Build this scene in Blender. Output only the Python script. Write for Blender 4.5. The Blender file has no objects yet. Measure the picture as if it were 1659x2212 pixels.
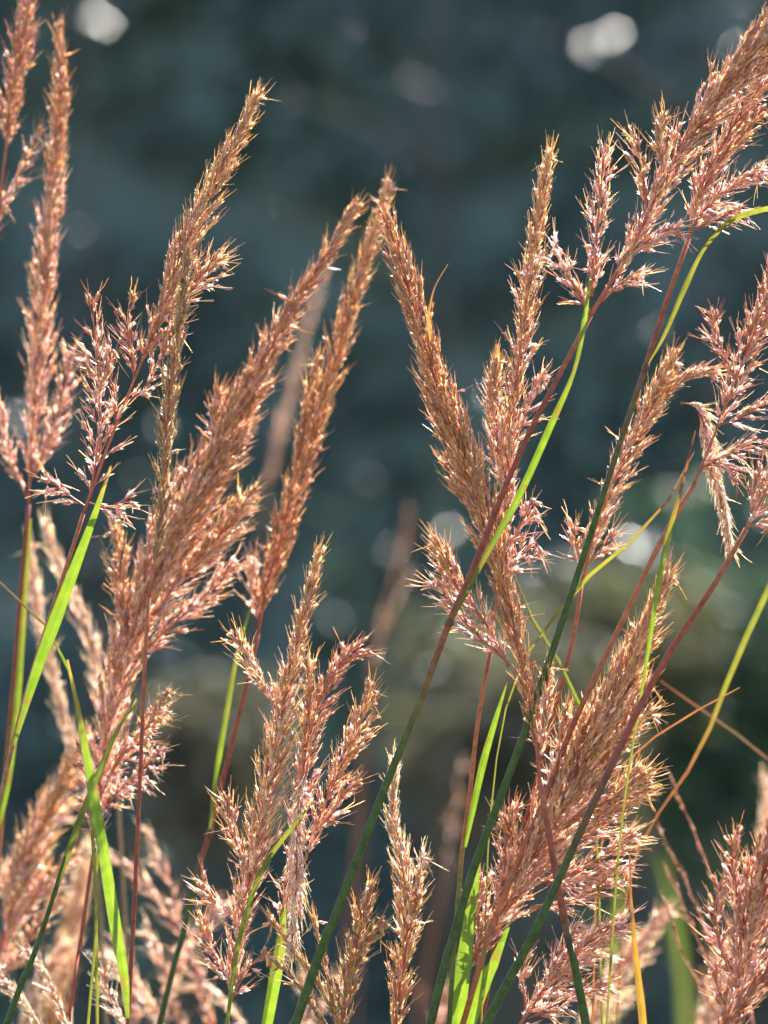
import bpy, math, random
import numpy as np
from mathutils import Vector, Matrix, Quaternion

R = math.radians
sc = bpy.context.scene
C = sc.collection

# ------------------------------------------------------------------ camera
FOCUS = 3.0                       # metres to the plane of the sharp stalks
CAM_Z = 1.35
K = 0.6 / 2212.0                  # metres per layout unit at the focus distance
cd = bpy.data.cameras.new('camera')
cd.sensor_fit = 'VERTICAL'
cd.sensor_height = 24.0
cd.lens = 120.0
cd.clip_start = 0.05
cd.clip_end = 900.0
cd.dof.use_dof = True
cd.dof.focus_distance = FOCUS
cd.dof.aperture_fstop = 4.2
cam = bpy.data.objects.new('camera', cd)
cam.location = (0, 0, CAM_Z)
cam.rotation_euler = (R(90), 0, 0)
C.objects.link(cam)
sc.camera = cam

# ------------------------------------------------------------------ sky, sun, exposure
SUN_EL, SUN_AZ = R(42), R(27)     # behind the grass, to the right
SUN = Vector((math.sin(SUN_AZ) * math.cos(SUN_EL), math.cos(SUN_AZ) * math.cos(SUN_EL), math.sin(SUN_EL)))
w = bpy.data.worlds.new('World')
sc.world = w
w.use_nodes = True
wn = w.node_tree
bg = wn.nodes['Background']
sky = wn.nodes.new('ShaderNodeTexSky')
sky.sky_type = 'NISHITA'
sky.sun_disc = False
sky.sun_elevation = SUN_EL
sky.sun_rotation = SUN_AZ
sky.ozone_density = 2.0
wn.links.new(sky.outputs[0], bg.inputs[0])
bg.inputs[1].default_value = 0.092
sl = bpy.data.lights.new('sun', 'SUN')
sl.energy = 5.0
sl.angle = R(0.53)
sl.color = (1.0, 0.95, 0.87)
so = bpy.data.objects.new('sun', sl)
so.rotation_euler = (-SUN).to_track_quat('-Z', 'Y').to_euler()
so.location = (5, 5, 12)
C.objects.link(so)
sc.view_settings.view_transform = 'Standard'
sc.view_settings.look = 'None'
sc.view_settings.gamma = 1.0
sc.view_settings.exposure = 2.6
sc.render.engine = 'CYCLES'
sc.cycles.max_bounces = 7
sc.cycles.diffuse_bounces = 4
sc.cycles.transmission_bounces = 5
sc.cycles.use_denoising = True

# ------------------------------------------------------------------ materials
def mat(name):
    m = bpy.data.materials.new(name)
    m.use_nodes = True
    nt = m.node_tree
    nt.nodes.clear()
    return m, nt

def N(nt, t, **kw):
    n = nt.nodes.new(t)
    for k, v in kw.items():
        setattr(n, k, v)
    return n

def mixcol(nt, a, b, fac=None, mode='MULTIPLY', f=1.0):
    n = N(nt, 'ShaderNodeMix', data_type='RGBA', blend_type=mode)
    n.inputs[0].default_value = f
    if fac is not None:
        nt.links.new(fac, n.inputs[0])
    for s, v in ((6, a), (7, b)):
        if hasattr(v, 'is_linked'):
            nt.links.new(v, n.inputs[s])
        else:
            n.inputs[s].default_value = (*v, 1)
    return n.outputs[2]

def plant_mat(name, rough, spec, transl, tcol, use_obj=False, noise=None, nscale=200.0, coat=0.0, bump=0.0, sheen=0.0, thin=None, spots=None):
    """vertex colour (the pigment of each piece) x object tint x fine mottling; reflecting and letting light through"""
    m, nt = mat(name)
    at = N(nt, 'ShaderNodeAttribute', attribute_name='Col')
    col = at.outputs['Color']
    if use_obj:
        oi = N(nt, 'ShaderNodeObjectInfo')
        col = mixcol(nt, col, oi.outputs['Color'])
    nz = None
    if noise:
        tc = N(nt, 'ShaderNodeTexCoord')
        nz = N(nt, 'ShaderNodeTexNoise')
        nz.inputs['Scale'].default_value = nscale
        nz.inputs['Detail'].default_value = 4
        nt.links.new(tc.outputs['Object'], nz.inputs['Vector'])
        rp = N(nt, 'ShaderNodeValToRGB')
        rp.color_ramp.elements[0].position = 0.35
        rp.color_ramp.elements[0].color = (*noise[0], 1)
        rp.color_ramp.elements[1].position = 0.65
        rp.color_ramp.elements[1].color = (*noise[1], 1)
        nt.links.new(nz.outputs['Fac'], rp.inputs[0])
        col = mixcol(nt, col, rp.outputs[0])
    if spots:                         # dry brown flecks and fine length-wise streaks
        n2 = N(nt, 'ShaderNodeTexNoise')
        n2.inputs['Scale'].default_value = 70.0
        n2.inputs['Detail'].default_value = 3
        nt.links.new(tc.outputs['Object'], n2.inputs['Vector'])
        r2 = N(nt, 'ShaderNodeValToRGB')
        r2.color_ramp.elements[0].position = 0.62
        r2.color_ramp.elements[0].color = (0, 0, 0, 1)
        r2.color_ramp.elements[1].position = 0.70
        r2.color_ramp.elements[1].color = (0.7, 0.7, 0.7, 1)
        nt.links.new(n2.outputs['Fac'], r2.inputs[0])
        col = mixcol(nt, col, spots, fac=r2.outputs[0], mode='MIX')
    p = N(nt, 'ShaderNodeBsdfPrincipled')
    nt.links.new(col, p.inputs['Base Color'])
    p.inputs['Roughness'].default_value = rough
    p.inputs['Specular IOR Level'].default_value = spec
    p.inputs['Coat Weight'].default_value = coat
    p.inputs['Sheen Weight'].default_value = sheen
    if bump and nz:
        b = N(nt, 'ShaderNodeBump')
        b.inputs['Strength'].default_value = bump
        b.inputs['Distance'].default_value = 0.0004
        nt.links.new(nz.outputs['Fac'], b.inputs['Height'])
        nt.links.new(b.outputs[0], p.inputs['Normal'])
    out = N(nt, 'ShaderNodeOutputMaterial')
    if transl > 0:
        t = N(nt, 'ShaderNodeBsdfTranslucent')
        nt.links.new(mixcol(nt, col, tcol), t.inputs['Color'])
        mx = N(nt, 'ShaderNodeMixShader')
        mx.inputs[0].default_value = transl
        if thin:                      # pale papery pieces let more light through than the brown bodies
            bw = N(nt, 'ShaderNodeRGBToBW')
            nt.links.new(at.outputs['Color'], bw.inputs[0])
            mr = N(nt, 'ShaderNodeMapRange')
            mr.inputs['From Min'].default_value = 0.22
            mr.inputs['From Max'].default_value = 0.65
            mr.inputs['To Min'].default_value = thin[0]
            mr.inputs['To Max'].default_value = thin[1]
            nt.links.new(bw.outputs[0], mr.inputs['Value'])
            nt.links.new(mr.outputs[0], mx.inputs[0])
        nt.links.new(p.outputs[0], mx.inputs[1])
        nt.links.new(t.outputs[0], mx.inputs[2])
        nt.links.new(mx.outputs[0], out.inputs[0])
    else:
        nt.links.new(p.outputs[0], out.inputs[0])
    return m

M_SPIKE = plant_mat('spikelet_chaff', 0.32, 0.7, 0.42, (1.2, 1.15, 1.05), use_obj=True, thin=(0.2, 0.62))
M_STEM = plant_mat('grass_culm', 0.5, 0.1, 0.0, (1, 1, 1), noise=((0.72, 0.7, 0.68), (1.15, 1.12, 1.1)), nscale=260.0)
M_LEAF = plant_mat('grass_leaf', 0.42, 0.4, 0.5, (1.55, 1.3, 0.6), noise=((0.8, 0.84, 0.7), (1.12, 1.08, 1.05)), nscale=120.0, spots=(0.13, 0.085, 0.03))
M_FOL = plant_mat('foliage', 0.6, 0.15, 0.3, (1.2, 1.3, 0.7))
M_GLOSS = plant_mat('glint_leaf', 0.25, 0.7, 0.25, (1.1, 1.1, 0.9))
M_BARK = plant_mat('bark', 0.85, 0.2, 0.0, (1, 1, 1), noise=((0.5, 0.5, 0.5), (1.2, 1.2, 1.2)), nscale=14.0)

def ground_mat(name, a, b, scale):
    m, nt = mat(name)
    tc = N(nt, 'ShaderNodeTexCoord')
    nz = N(nt, 'ShaderNodeTexNoise')
    nz.inputs['Scale'].default_value = scale
    nz.inputs['Detail'].default_value = 8
    nt.links.new(tc.outputs['Object'], nz.inputs['Vector'])
    rp = N(nt, 'ShaderNodeValToRGB')
    rp.color_ramp.elements[0].position = 0.38
    rp.color_ramp.elements[0].color = (*a, 1)
    rp.color_ramp.elements[1].position = 0.64
    rp.color_ramp.elements[1].color = (*b, 1)
    nt.links.new(nz.outputs['Fac'], rp.inputs[0])
    p = N(nt, 'ShaderNodeBsdfPrincipled')
    nt.links.new(rp.outputs[0], p.inputs['Base Color'])
    p.inputs['Roughness'].default_value = 0.9
    bp = N(nt, 'ShaderNodeBump')
    bp.inputs['Strength'].default_value = 0.6
    bp.inputs['Distance'].default_value = 0.05
    nt.links.new(nz.outputs['Fac'], bp.inputs['Height'])
    nt.links.new(bp.outputs[0], p.inputs['Normal'])
    out = N(nt, 'ShaderNodeOutputMaterial')
    nt.links.new(p.outputs[0], out.inputs[0])
    return m

M_GROUND = ground_mat('meadow_soil', (0.05, 0.055, 0.025), (0.11, 0.10, 0.05), 1.7)
M_HILL = ground_mat('hill_undergrowth', (0.056, 0.076, 0.062), (0.08, 0.10, 0.078), 0.6)

# ------------------------------------------------------------------ mesh helpers
class MB:
    """collects vertices, faces and vertex colours"""
    def __init__(s):
        s.v, s.f, s.c = [], [], []
    def add(s, v, f, c):
        o = len(s.v)
        s.v.extend(v)
        s.f.extend(tuple(i + o for i in q) for q in f)
        s.c.extend(c)
    def mesh(s, name, m, smooth=True):
        me = bpy.data.meshes.new(name)
        me.from_pydata([tuple(p) for p in s.v], [], s.f)
        fill(me, np.array(s.c, dtype=np.float32).reshape(-1, 3), m, smooth)
        return me
    def obj(s, name, m, parent=None, loc=None, smooth=True):
        if loc is not None:
            s.v = [(p[0] - loc[0], p[1] - loc[1], p[2] - loc[2]) for p in s.v]
        return link(name, s.mesh(name, m, smooth), parent, loc)

def fill(me, cols, m, smooth=True):
    a = me.color_attributes.new('Col', 'FLOAT_COLOR', 'POINT')
    rgba = np.ones((len(cols), 4), dtype=np.float32)
    rgba[:, :3] = cols
    a.data.foreach_set('color', rgba.ravel())
    me.materials.append(m)
    if smooth:
        me.polygons.foreach_set('use_smooth', np.ones(len(me.polygons), dtype=bool))
    me.update()

def link(name, me, parent=None, loc=None):
    o = bpy.data.objects.new(name, me)
    if loc is not None:
        o.location = loc
    if parent is not None:
        o.parent = parent
    C.objects.link(o)
    return o

def np_mesh(name, V, F, cols, m, smooth=False):
    """V (n,3), F (k,3 or 4) numpy"""
    me = bpy.data.meshes.new(name)
    k = F.shape[1]
    me.vertices.add(len(V))
    me.vertices.foreach_set('co', V.astype(np.float32).ravel())
    me.loops.add(F.size)
    me.loops.foreach_set('vertex_index', F.astype(np.int32).ravel())
    me.polygons.add(len(F))
    me.polygons.foreach_set('loop_start', (np.arange(len(F)) * k).astype(np.int32))
    me.update(calc_edges=True)
    fill(me, cols.astype(np.float32), m, smooth)
    return me

def tag(o, label=None, cat=None, group=None, kind=None):
    if label: o['label'] = label
    if cat: o['category'] = cat
    if group: o['group'] = group
    if kind: o['kind'] = kind
    return o

def empty(name, loc):
    o = bpy.data.objects.new(name, None)
    o.location = loc
    o.empty_display_size = 0.05
    C.objects.link(o)
    return o

def at(x, y, d):
    """layout point (x right, y down, in units of the survey sketch) standing d metres away"""
    s = K * d / FOCUS
    return Vector(((x - 829.5) * s, d, CAM_Z - (y - 1106.0) * s))

def spline(pts, n):
    """Catmull-Rom through Vectors, n samples"""
    P = [pts[0] * 2 - pts[1]] + list(pts) + [pts[-1] * 2 - pts[-2]]
    L = [0.0]
    for i in range(1, len(pts)):
        L.append(L[-1] + (pts[i] - pts[i - 1]).length)
    out = []
    for k in range(n):
        s = L[-1] * k / (n - 1)
        i = 0
        while i < len(pts) - 2 and s > L[i + 1]:
            i += 1
        t = (s - L[i]) / max(1e-9, L[i + 1] - L[i])
        a, b, c, d = P[i], P[i + 1], P[i + 2], P[i + 3]
        out.append(0.5 * ((2 * b) + (c - a) * t + (2 * a - 5 * b + 4 * c - d) * t * t + (3 * b - a - 3 * c + d) * t ** 3))
    return out

def interp(vals, n):
    x = np.linspace(0, len(vals) - 1, n)
    a = np.array(vals, dtype=float)
    if a.ndim == 1:
        return np.interp(x, np.arange(len(a)), a)
    return np.stack([np.interp(x, np.arange(len(a)), a[:, j]) for j in range(a.shape[1])], 1)

def along(vals, pts, n):
    """values given at the control points, read off at n even steps of length"""
    L = np.array([0.0] + [(pts[i] - pts[i - 1]).length for i in range(1, len(pts))]).cumsum()
    x = np.linspace(0, L[-1], n)
    a = np.array(vals, dtype=float)
    if a.ndim == 1:
        return np.interp(x, L, a)
    return np.stack([np.interp(x, L, a[:, j]) for j in range(a.shape[1])], 1)

def tube(mb, P, rad, cols, sides=6, cap=True):
    n = len(P)
    t0 = (P[1] - P[0]).normalized()
    u = t0.orthogonal().normalized()
    V, F, CC = [], [], []
    for i in range(n):
        t = (P[min(i + 1, n - 1)] - P[max(i - 1, 0)])
        t = t.normalized() if t.length > 1e-9 else t0
        u = (u - t * u.dot(t)).normalized()
        b = t.cross(u)
        for k in range(sides):
            a = 2 * math.pi * k / sides
            V.append(P[i] + (u * math.cos(a) + b * math.sin(a)) * rad[i])
            CC.append(cols[i])
    for i in range(n - 1):
        for k in range(sides):
            k2 = (k + 1) % sides
            F.append((i * sides + k, i * sides + k2, (i + 1) * sides + k2, (i + 1) * sides + k))
    if cap:
        F.append(tuple(range(sides - 1, -1, -1)))
        F.append(tuple((n - 1) * sides + k for k in range(sides)))
    mb.add(V, F, CC)

# ------------------------------------------------------------------ terrain
def terrain(x, y):
    z = -2.2 * min(1.0, max(0.0, (y - 5.0) / 9.0)) ** 1.3
    z += 0.05 * math.sin(x * 1.3 + y * 0.7) + 0.04 * math.sin(x * 0.5 - y * 1.9)
    return z

mb = MB()
xs = [-400, -150, -60] + list(np.linspace(-30, 30, 41)) + [60, 150, 400]
ys = [-400, -150, -50, -20] + list(np.linspace(-8, 24, 45)) + [40, 80, 200, 400]
V = [(x, y, terrain(x, y)) for y in ys for x in xs]
nx = len(xs)
F = [(j * nx + i, j * nx + i + 1, (j + 1) * nx + i + 1, (j + 1) * nx + i) for j in range(len(ys) - 1) for i in range(nx - 1)]
mb.add(V, F, [(1, 1, 1)] * len(V))
tag(mb.obj('ground', M_GROUND), kind='structure')

HILL_Y, HILL_TOP, SLOPE = 19.5, 6.7, R(66)
def hill_pt(x, h):
    """a point on the hillside, h metres above its foot"""
    y = HILL_Y + h / math.tan(SLOPE) + 0.35 * math.sin(x * 0.7 + 1.0) + 0.25 * math.sin(x * 1.9 + h * 0.9) - 0.466 * x + 0.004 * x * x
    return Vector((x, y, -2.4 + h))
mb = MB()
xs = np.linspace(-60, 60, 121)
hs = np.linspace(-0.5, HILL_TOP, 22)
V = [hill_pt(x, h) for h in hs for x in xs]
for x in xs:
    p = hill_pt(x, HILL_TOP)
    V.append(p + Vector((0, 14, 0.2)))
for x in xs:
    p = hill_pt(x, HILL_TOP)
    V.append(p + Vector((0, 60, -9)))
nx = len(xs)
F = [(j * nx + i, j * nx + i + 1, (j + 1) * nx + i + 1, (j + 1) * nx + i) for j in range(len(hs) + 1) for i in range(nx - 1)]
mb.add(V, F, [(1, 1, 1)] * len(V))
tag(mb.obj('hillside', M_HILL), kind='structure')

# ------------------------------------------------------------------ leaf masses (numpy)
def leaf_quads(rng, centers, normals, size, aspect, cols):
    """one folded leaf (two quads) at every centre"""
    n = len(centers)
    nn = normals / np.linalg.norm(normals, axis=1, keepdims=True)
    r = rng.normal(size=(n, 3))
    u = np.cross(nn, r); u /= np.linalg.norm(u, axis=1, keepdims=True)
    v = np.cross(nn, u)
    L = size[:, None]; W = (size * aspect)[:, None]
    fold = nn * W * 0.25
    a = centers - u * L * 0.5
    b = centers + u * L * 0.5
    l1 = centers - v * W * 0.5 + fold - u * L * 0.1
    r1 = centers + v * W * 0.5 + fold - u * L * 0.1
    V = np.stack([a, l1, b, r1], 1).reshape(-1, 3)
    i = np.arange(n)[:, None] * 4
    F = np.concatenate([i + np.array([[0, 2, 1]]), i + np.array([[0, 3, 2]])], 0)
    return V, F, np.repeat(cols, 4, axis=0)

rng = np.random.default_rng(7)
# the wooded slope: clumps of leaves over the hillside, one mass
def woodland():
    cen, nor, siz, col = [], [], [], []
    hn = np.array([-math.sin(SLOPE) * 0.42, -math.sin(SLOPE) * 0.907, math.cos(SLOPE)])
    for k in range(3600):
        x = rng.uniform(-11, 11); h = rng.uniform(-0.3, 6.5)
        p = np.array(hill_pt(x, h)) + hn * rng.uniform(0.0, 0.1)
        n = 20
        r = rng.uniform(0.16, 0.30)
        d = rng.normal(size=(n, 3)); d /= np.linalg.norm(d, axis=1, keepdims=True)
        c = p + d * r * rng.uniform(0.4, 1.0, size=(n, 1)) * np.array([1, 0.7, 0.85])
        cen.append(c); nor.append(d * 0.6 + hn + rng.normal(size=(n, 3)) * 0.5)
        siz.append(rng.uniform(0.14, 0.26, n))
        base = np.array([[0.080, 0.110, 0.090], [0.080, 0.104, 0.092], [0.086, 0.112, 0.084], [0.076, 0.100, 0.086]][rng.integers(4)])  # leaf colour lifted to stand in for hazy air
        col.append(base * rng.uniform(0.75, 1.25, size=(n, 1)))
    V, F, cc = leaf_quads(rng, np.concatenate(cen), np.concatenate(nor), np.concatenate(siz), 0.55, np.concatenate(col))
    o = link('woodland', np_mesh('woodland', V, F, cc, M_FOL))
    tag(o, 'dark blue green wooded slope in shade, far out of focus', 'woodland', kind='stuff')
woodland()

def shrub(name, label, base, spread, height, n, cols, lsize, group, rz):
    """a bush: stems from the ground plus a crown of leaf clumps"""
    root = empty(name, base)
    tag(root, label, 'shrub', group)
    mb = MB()
    tips = []
    for k in range(9):
        a = rng.uniform(0, 6.28); q = rng.uniform(0.25, 0.85)
        e = Vector((math.cos(a) * spread * q, math.sin(a) * spread * q * 0.8, height - rz * rng.uniform(0.2, 1.2)))
        P = spline([Vector((0, 0, -0.05)), e * 0.45 + Vector((0, 0, height * 0.12)), e], 6)
        tube(mb, P, np.linspace(0.02, 0.005, 6), [(0.09, 0.07, 0.05)] * 6, 5)
        tips.append(e)
    mb.obj('trunk', M_BARK, root)
    cen, nor, siz, col = [], [], [], []
    cl = int(n / 8)
    for k in range(cl):                # loose sprigs, thinning out towards the edge of the crown
        g = np.clip(rng.normal(size=3), -2.0, 2.0)
        p = np.array([g[0] * spread * 0.55, g[1] * spread * 0.5, height - rz + g[2] * rz * 0.55])
        dd = rng.normal(size=(8, 3)); dd /= np.linalg.norm(dd, axis=1, keepdims=True)
        cen.append(p + dd * rng.uniform(0.01, 0.06, size=(8, 1)))
        nor.append(dd + np.array([0, 0, 0.5]))
        siz.append(rng.uniform(0.6, 1.3, 8) * lsize)
        col.append(np.array(cols[rng.integers(len(cols))]) * rng.uniform(0.7, 1.3, size=(8, 1)))
    V, F, cc = leaf_quads(rng, np.concatenate(cen), np.concatenate(nor), np.concatenate(siz), 0.5, np.concatenate(col))
    link('crown', np_mesh('crown', V, F, cc, M_FOL), root)
    return root

OLIVE = [(0.105, 0.092, 0.055), (0.095, 0.086, 0.050), (0.072, 0.078, 0.047)]
TAN = [(0.11, 0.094, 0.074), (0.095, 0.082, 0.062), (0.066, 0.066, 0.050)]
GREEN = [(0.05, 0.085, 0.06), (0.055, 0.09, 0.055), (0.045, 0.075, 0.06)]
def place_shrub(name, label, x, y, d, spread, rz, cols, n, lsize, group=None):
    top = at(x, y, d)
    gz = terrain(top.x, d)
    shrub(name, label, (top.x, d, gz), spread, top.z - gz, n, cols, lsize, group, rz)
G = 'blurred shrubs below the slope'
place_shrub('shrub', 'blurred tan shrub low behind the middle stems', 1110, 1420, 13.2, 0.27, 0.23, TAN, 2200, 0.06, G)
place_shrub('shrub', 'blurred olive shrub behind the right hand red stems', 1330, 1260, 15.0, 0.26, 0.20, OLIVE, 2200, 0.06, G)
place_shrub('shrub', 'blurred green shrub near the right edge behind the crossing stems', 1610, 1120, 15.5, 0.42, 0.60, GREEN, 3600, 0.08, G)
place_shrub('shrub', 'small blurred olive tan shrub behind the left centre stem', 440, 1480, 13.5, 0.19, 0.20, TAN, 1500, 0.06, G)
place_shrub('shrub', 'blurred green shrub low behind the long dark stem', 960, 1330, 14.4, 0.17, 0.17, GREEN + OLIVE, 1300, 0.06, G)

def sapling(label, x, d, top_y, sprays):
    """a slender young tree; sprays are (x, y, size, paleness) of leaves added as sun glints, tilted to mirror the sun"""
    foot = at(x, 1106, d)
    gz = terrain(foot.x, d) if d < 19 else -2.4
    root = empty('sapling_tree', (foot.x, d, gz))
    tag(root, label, 'tree', 'slender trees before the slope')
    mb = MB()
    top = at(x + 40, top_y, d)
    O = Vector((foot.x, d, gz))
    P = spline([Vector((0, 0, -0.1)), (top - O) * 0.5 + Vector((0.06, 0.05, 0)), top - O], 14)
    tube(mb, P, np.linspace(0.03, 0.008, 14), [(0.05, 0.045, 0.04)] * 14, 7)
    trunk = mb.obj('trunk', M_BARK, root)
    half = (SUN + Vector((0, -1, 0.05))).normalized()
    cen, nor, siz, col = [], [], [], []
    for i, (sx, sy, sz, pale) in enumerate(sprays):
        q = at(sx, sy, d + 0.25 * math.sin(i * 2.1)) - O
        j = min(range(14), key=lambda k: (P[k] - q).length + max(0, P[k].z - q.z + 0.25) * 3)
        b = MB()
        mid = (P[j] + q) * 0.5 + Vector((0, 0, 0.06))
        tube(b, spline([P[j], mid, q], 6), np.linspace(0.006, 0.002, 6), [(0.06, 0.05, 0.04)] * 6, 5)
        b.obj('branch', M_BARK, root)
        n = 9
        c = np.array(q) + rng.normal(size=(n, 3)) * sz * np.array([0.55, 0.3, 0.45])
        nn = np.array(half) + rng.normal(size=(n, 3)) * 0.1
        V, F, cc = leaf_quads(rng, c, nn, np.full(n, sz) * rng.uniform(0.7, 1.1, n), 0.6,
                              np.array([[0.46, 0.45, 0.50]]) * pale * rng.uniform(0.8, 1.15, size=(n, 1)))  # glint strength and mauve cast put into the leaf colour
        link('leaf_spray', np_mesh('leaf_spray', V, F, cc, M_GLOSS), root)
    # the rest of its thin crown, shade put into the dark leaf colour
    for k in range(22):
        j = rng.integers(3, 9)
        c = np.array(P[j]) + rng.normal(size=(14, 3)) * np.array([0.35, 0.3, 0.22]) + np.array([0, 0.1, 0])
        cen.append(c); nor.append(rng.normal(size=(14, 3)) + np.array([0, 0, 0.6]))
        siz.append(rng.uniform(0.05, 0.09, 14)); col.append(np.array([0.03, 0.05, 0.045]) * rng.uniform(0.7, 1.3, size=(14, 1)))
    V, F, cc = leaf_quads(rng, np.concatenate(cen), np.concatenate(nor), np.concatenate(siz), 0.5, np.concatenate(col))
    link('crown', np_mesh('crown', V, F, cc, M_FOL), root)

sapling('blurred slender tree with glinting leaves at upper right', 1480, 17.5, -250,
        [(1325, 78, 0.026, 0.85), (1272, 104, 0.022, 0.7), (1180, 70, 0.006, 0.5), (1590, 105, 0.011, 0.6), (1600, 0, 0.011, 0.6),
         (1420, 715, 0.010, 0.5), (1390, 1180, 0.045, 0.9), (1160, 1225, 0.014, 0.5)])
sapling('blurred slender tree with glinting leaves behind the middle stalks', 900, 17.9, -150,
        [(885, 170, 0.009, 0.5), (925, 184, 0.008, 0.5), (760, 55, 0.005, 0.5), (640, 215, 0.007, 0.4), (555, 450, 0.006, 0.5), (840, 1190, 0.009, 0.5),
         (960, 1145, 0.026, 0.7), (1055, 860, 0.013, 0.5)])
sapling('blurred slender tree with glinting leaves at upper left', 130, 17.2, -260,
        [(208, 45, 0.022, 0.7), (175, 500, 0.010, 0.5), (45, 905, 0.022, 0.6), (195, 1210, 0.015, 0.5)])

# ------------------------------------------------------------------ spikelets
random.seed(11)
def spikelet_data(seed, loose):
    """one spikelet along +Z: pedicel, plump body, an opened glume, awns and base hairs; metres"""
    rd = random.Random(seed)
    mb = MB()
    ped = 0.0022 * rd.uniform(0.6, 1.3)
    L = 0.0072 * rd.uniform(0.85, 1.15)
    W = 0.00125 * rd.uniform(0.85, 1.2) * (1.12 if loose else 1.0)
    base = (0.47, 0.23, 0.22) if loose else (0.46, 0.215, 0.13); mid = (0.43, 0.19, 0.062); tip = (0.70, 0.50, 0.23)
    stalk = (0.45, 0.17, 0.09)
    tube(mb, [Vector((0, 0, -0.0008)), Vector((0, 0, ped + 0.0004))], [0.00028, 0.00022], [stalk, stalk], 3, False)
    bend = rd.uniform(-0.12, 0.12)
    rows = [(0.0, 0.25, base), (0.18, 0.85, base), (0.45, 1.0, mid), (0.75, 0.6, mid), (1.0, 0.05, tip)]
    V, F, CC = [], [], []
    S = 5
    for z, r, c in rows:
        for k in range(S):
            a = 2 * math.pi * k / S
            V.append((math.cos(a) * W * r + bend * L * z * z, math.sin(a) * W * r * 0.72, ped + z * L))
            g = 1.0 if k % 2 else 0.82
            CC.append(tuple(x * g for x in c))
    for i in range(len(rows) - 1):
        for k in range(S):
            k2 = (k + 1) % S
            F.append((i * S + k, i * S + k2, (i + 1) * S + k2, (i + 1) * S + k))
    mb.add(V, F, CC)
    # opened glume(s)
    for g in range(1):
        a = rd.uniform(0, 6.28)
        o = rd.uniform(0.06, 0.16) if not loose else rd.uniform(0.12, 0.30)
        d = Vector((math.cos(a), math.sin(a), 0)); s = Vector((-math.sin(a), math.cos(a), 0))
        ll = L * rd.uniform(0.75, 1.05)
        pts = []
        for z, wd in ((0.0, 0.15), (0.35, 0.8), (0.7, 0.6), (1.0, 0.02)):
            c = d * (W * 0.5 + ll * o * z * (0.6 + 0.4 * z)) + Vector((0, 0, ped + ll * z))
            pts += [c - s * W * wd - d * W * wd * 0.4, c + d * W * wd * 0.25, c + s * W * wd - d * W * wd * 0.4]
        gc = [(0.74, 0.52, 0.48) if loose else (0.72, 0.48, 0.34)] * 3 + [(0.72, 0.46, 0.34)] * 3 + [(0.70, 0.42, 0.24)] * 3 + [(0.76, 0.58, 0.34)] * 3
        ff = []
        for i in range(3):
            for k in range(2):
                ff.append((i * 3 + k, i * 3 + k + 1, i * 3 + k + 4, i * 3 + k + 3))
        mb.add(pts, ff, gc)
    # awns
    for g in range(2):
        a = rd.uniform(0, 6.28)
        d = Vector((math.cos(a), math.sin(a), 0))
        al = (rd.uniform(0.008, 0.0135) if g == 0 else rd.uniform(0.005, 0.009)) * (1.25 if loose else 1.0)
        p0 = Vector((bend * L, 0, ped + L * 0.93))
        p1 = p0 + Vector((0, 0, al * 0.45)) + d * al * rd.uniform(0.0, 0.12)
        p2 = p1 + (Vector((0, 0, 1)) + d * rd.uniform(0.0, 0.3)).normalized() * al * 0.55
        tube(mb, [p0, p1, p2], [0.00015, 0.00011, 0.00006], [(0.62, 0.42, 0.22), (0.66, 0.50, 0.32), (0.68, 0.57, 0.43)], 3, False)
    # silky hairs
    for g in range(11):
        a = rd.uniform(0, 6.28)
        d = Vector((math.cos(a), math.sin(a), 0)); s = Vector((-math.sin(a), math.cos(a), 0))
        z0 = ped + L * rd.uniform(0, 0.85)
        hl = rd.uniform(0.0014, 0.0034)
        b = d * W * 0.7 + Vector((0, 0, z0))
        e = b + (d * rd.uniform(0.3, 0.8) + Vector((0, 0, rd.uniform(0.5, 1.0)))).normalized() * hl
        mb.add([b - s * 0.00013, b + s * 0.00013, e], [(0, 1, 2)], [(0.92, 0.84, 0.80)] * 3)
    return mb

NV = 10
VAR = {}
for lz in (0, 1):
    for k in range(NV):
        m_ = spikelet_data(100 * lz + k, lz)
        me = m_.mesh('spikelet', M_SPIKE)
        tri = []
        for f in m_.f:
            for q in range(1, len(f) - 1):
                tri.append((f[0], f[q], f[q + 1]))
        VAR[lz, k] = (me, np.array([tuple(p) for p in m_.v]), np.array(tri), np.array(m_.c))

TINT = {
    'gold': [(1.05, 0.98, 0.75), (1.25, 1.12, 0.75), (0.8, 0.62, 0.55), (1.35, 1.3, 1.0), (0.95, 0.75, 0.6)],
    'red':  [(1.0, 0.78, 0.68), (0.85, 0.58, 0.55), (1.2, 1.0, 0.85), (0.95, 0.65, 0.7)],
    'pink': [(1.35, 1.3, 1.55), (1.15, 1.0, 1.2), (1.6, 1.7, 1.9), (1.2, 1.1, 1.0), (1.0, 0.8, 0.9)],
    'crimson': [(0.75, 0.42, 0.38), (0.95, 0.6, 0.5), (0.6, 0.32, 0.35), (1.3, 1.2, 1.2)],
    'dark': [(0.6, 0.55, 0.4), (0.75, 0.66, 0.45), (0.5, 0.4, 0.35), (0.9, 0.85, 0.6)],
    'pale': [(1.35, 1.5, 1.65), (1.2, 1.25, 1.3), (1.45, 1.65, 1.9)],
    'rust': [(0.85, 0.6, 0.48), (1.1, 0.88, 0.6), (0.7, 0.45, 0.38), (1.3, 1.15, 0.85), (0.95, 0.66, 0.5)],
}

def ray_rot(d, roll):
    q = Vector((0, 0, 1)).rotation_difference(d)
    return q @ Quaternion((0, 0, 1), roll)

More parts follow.
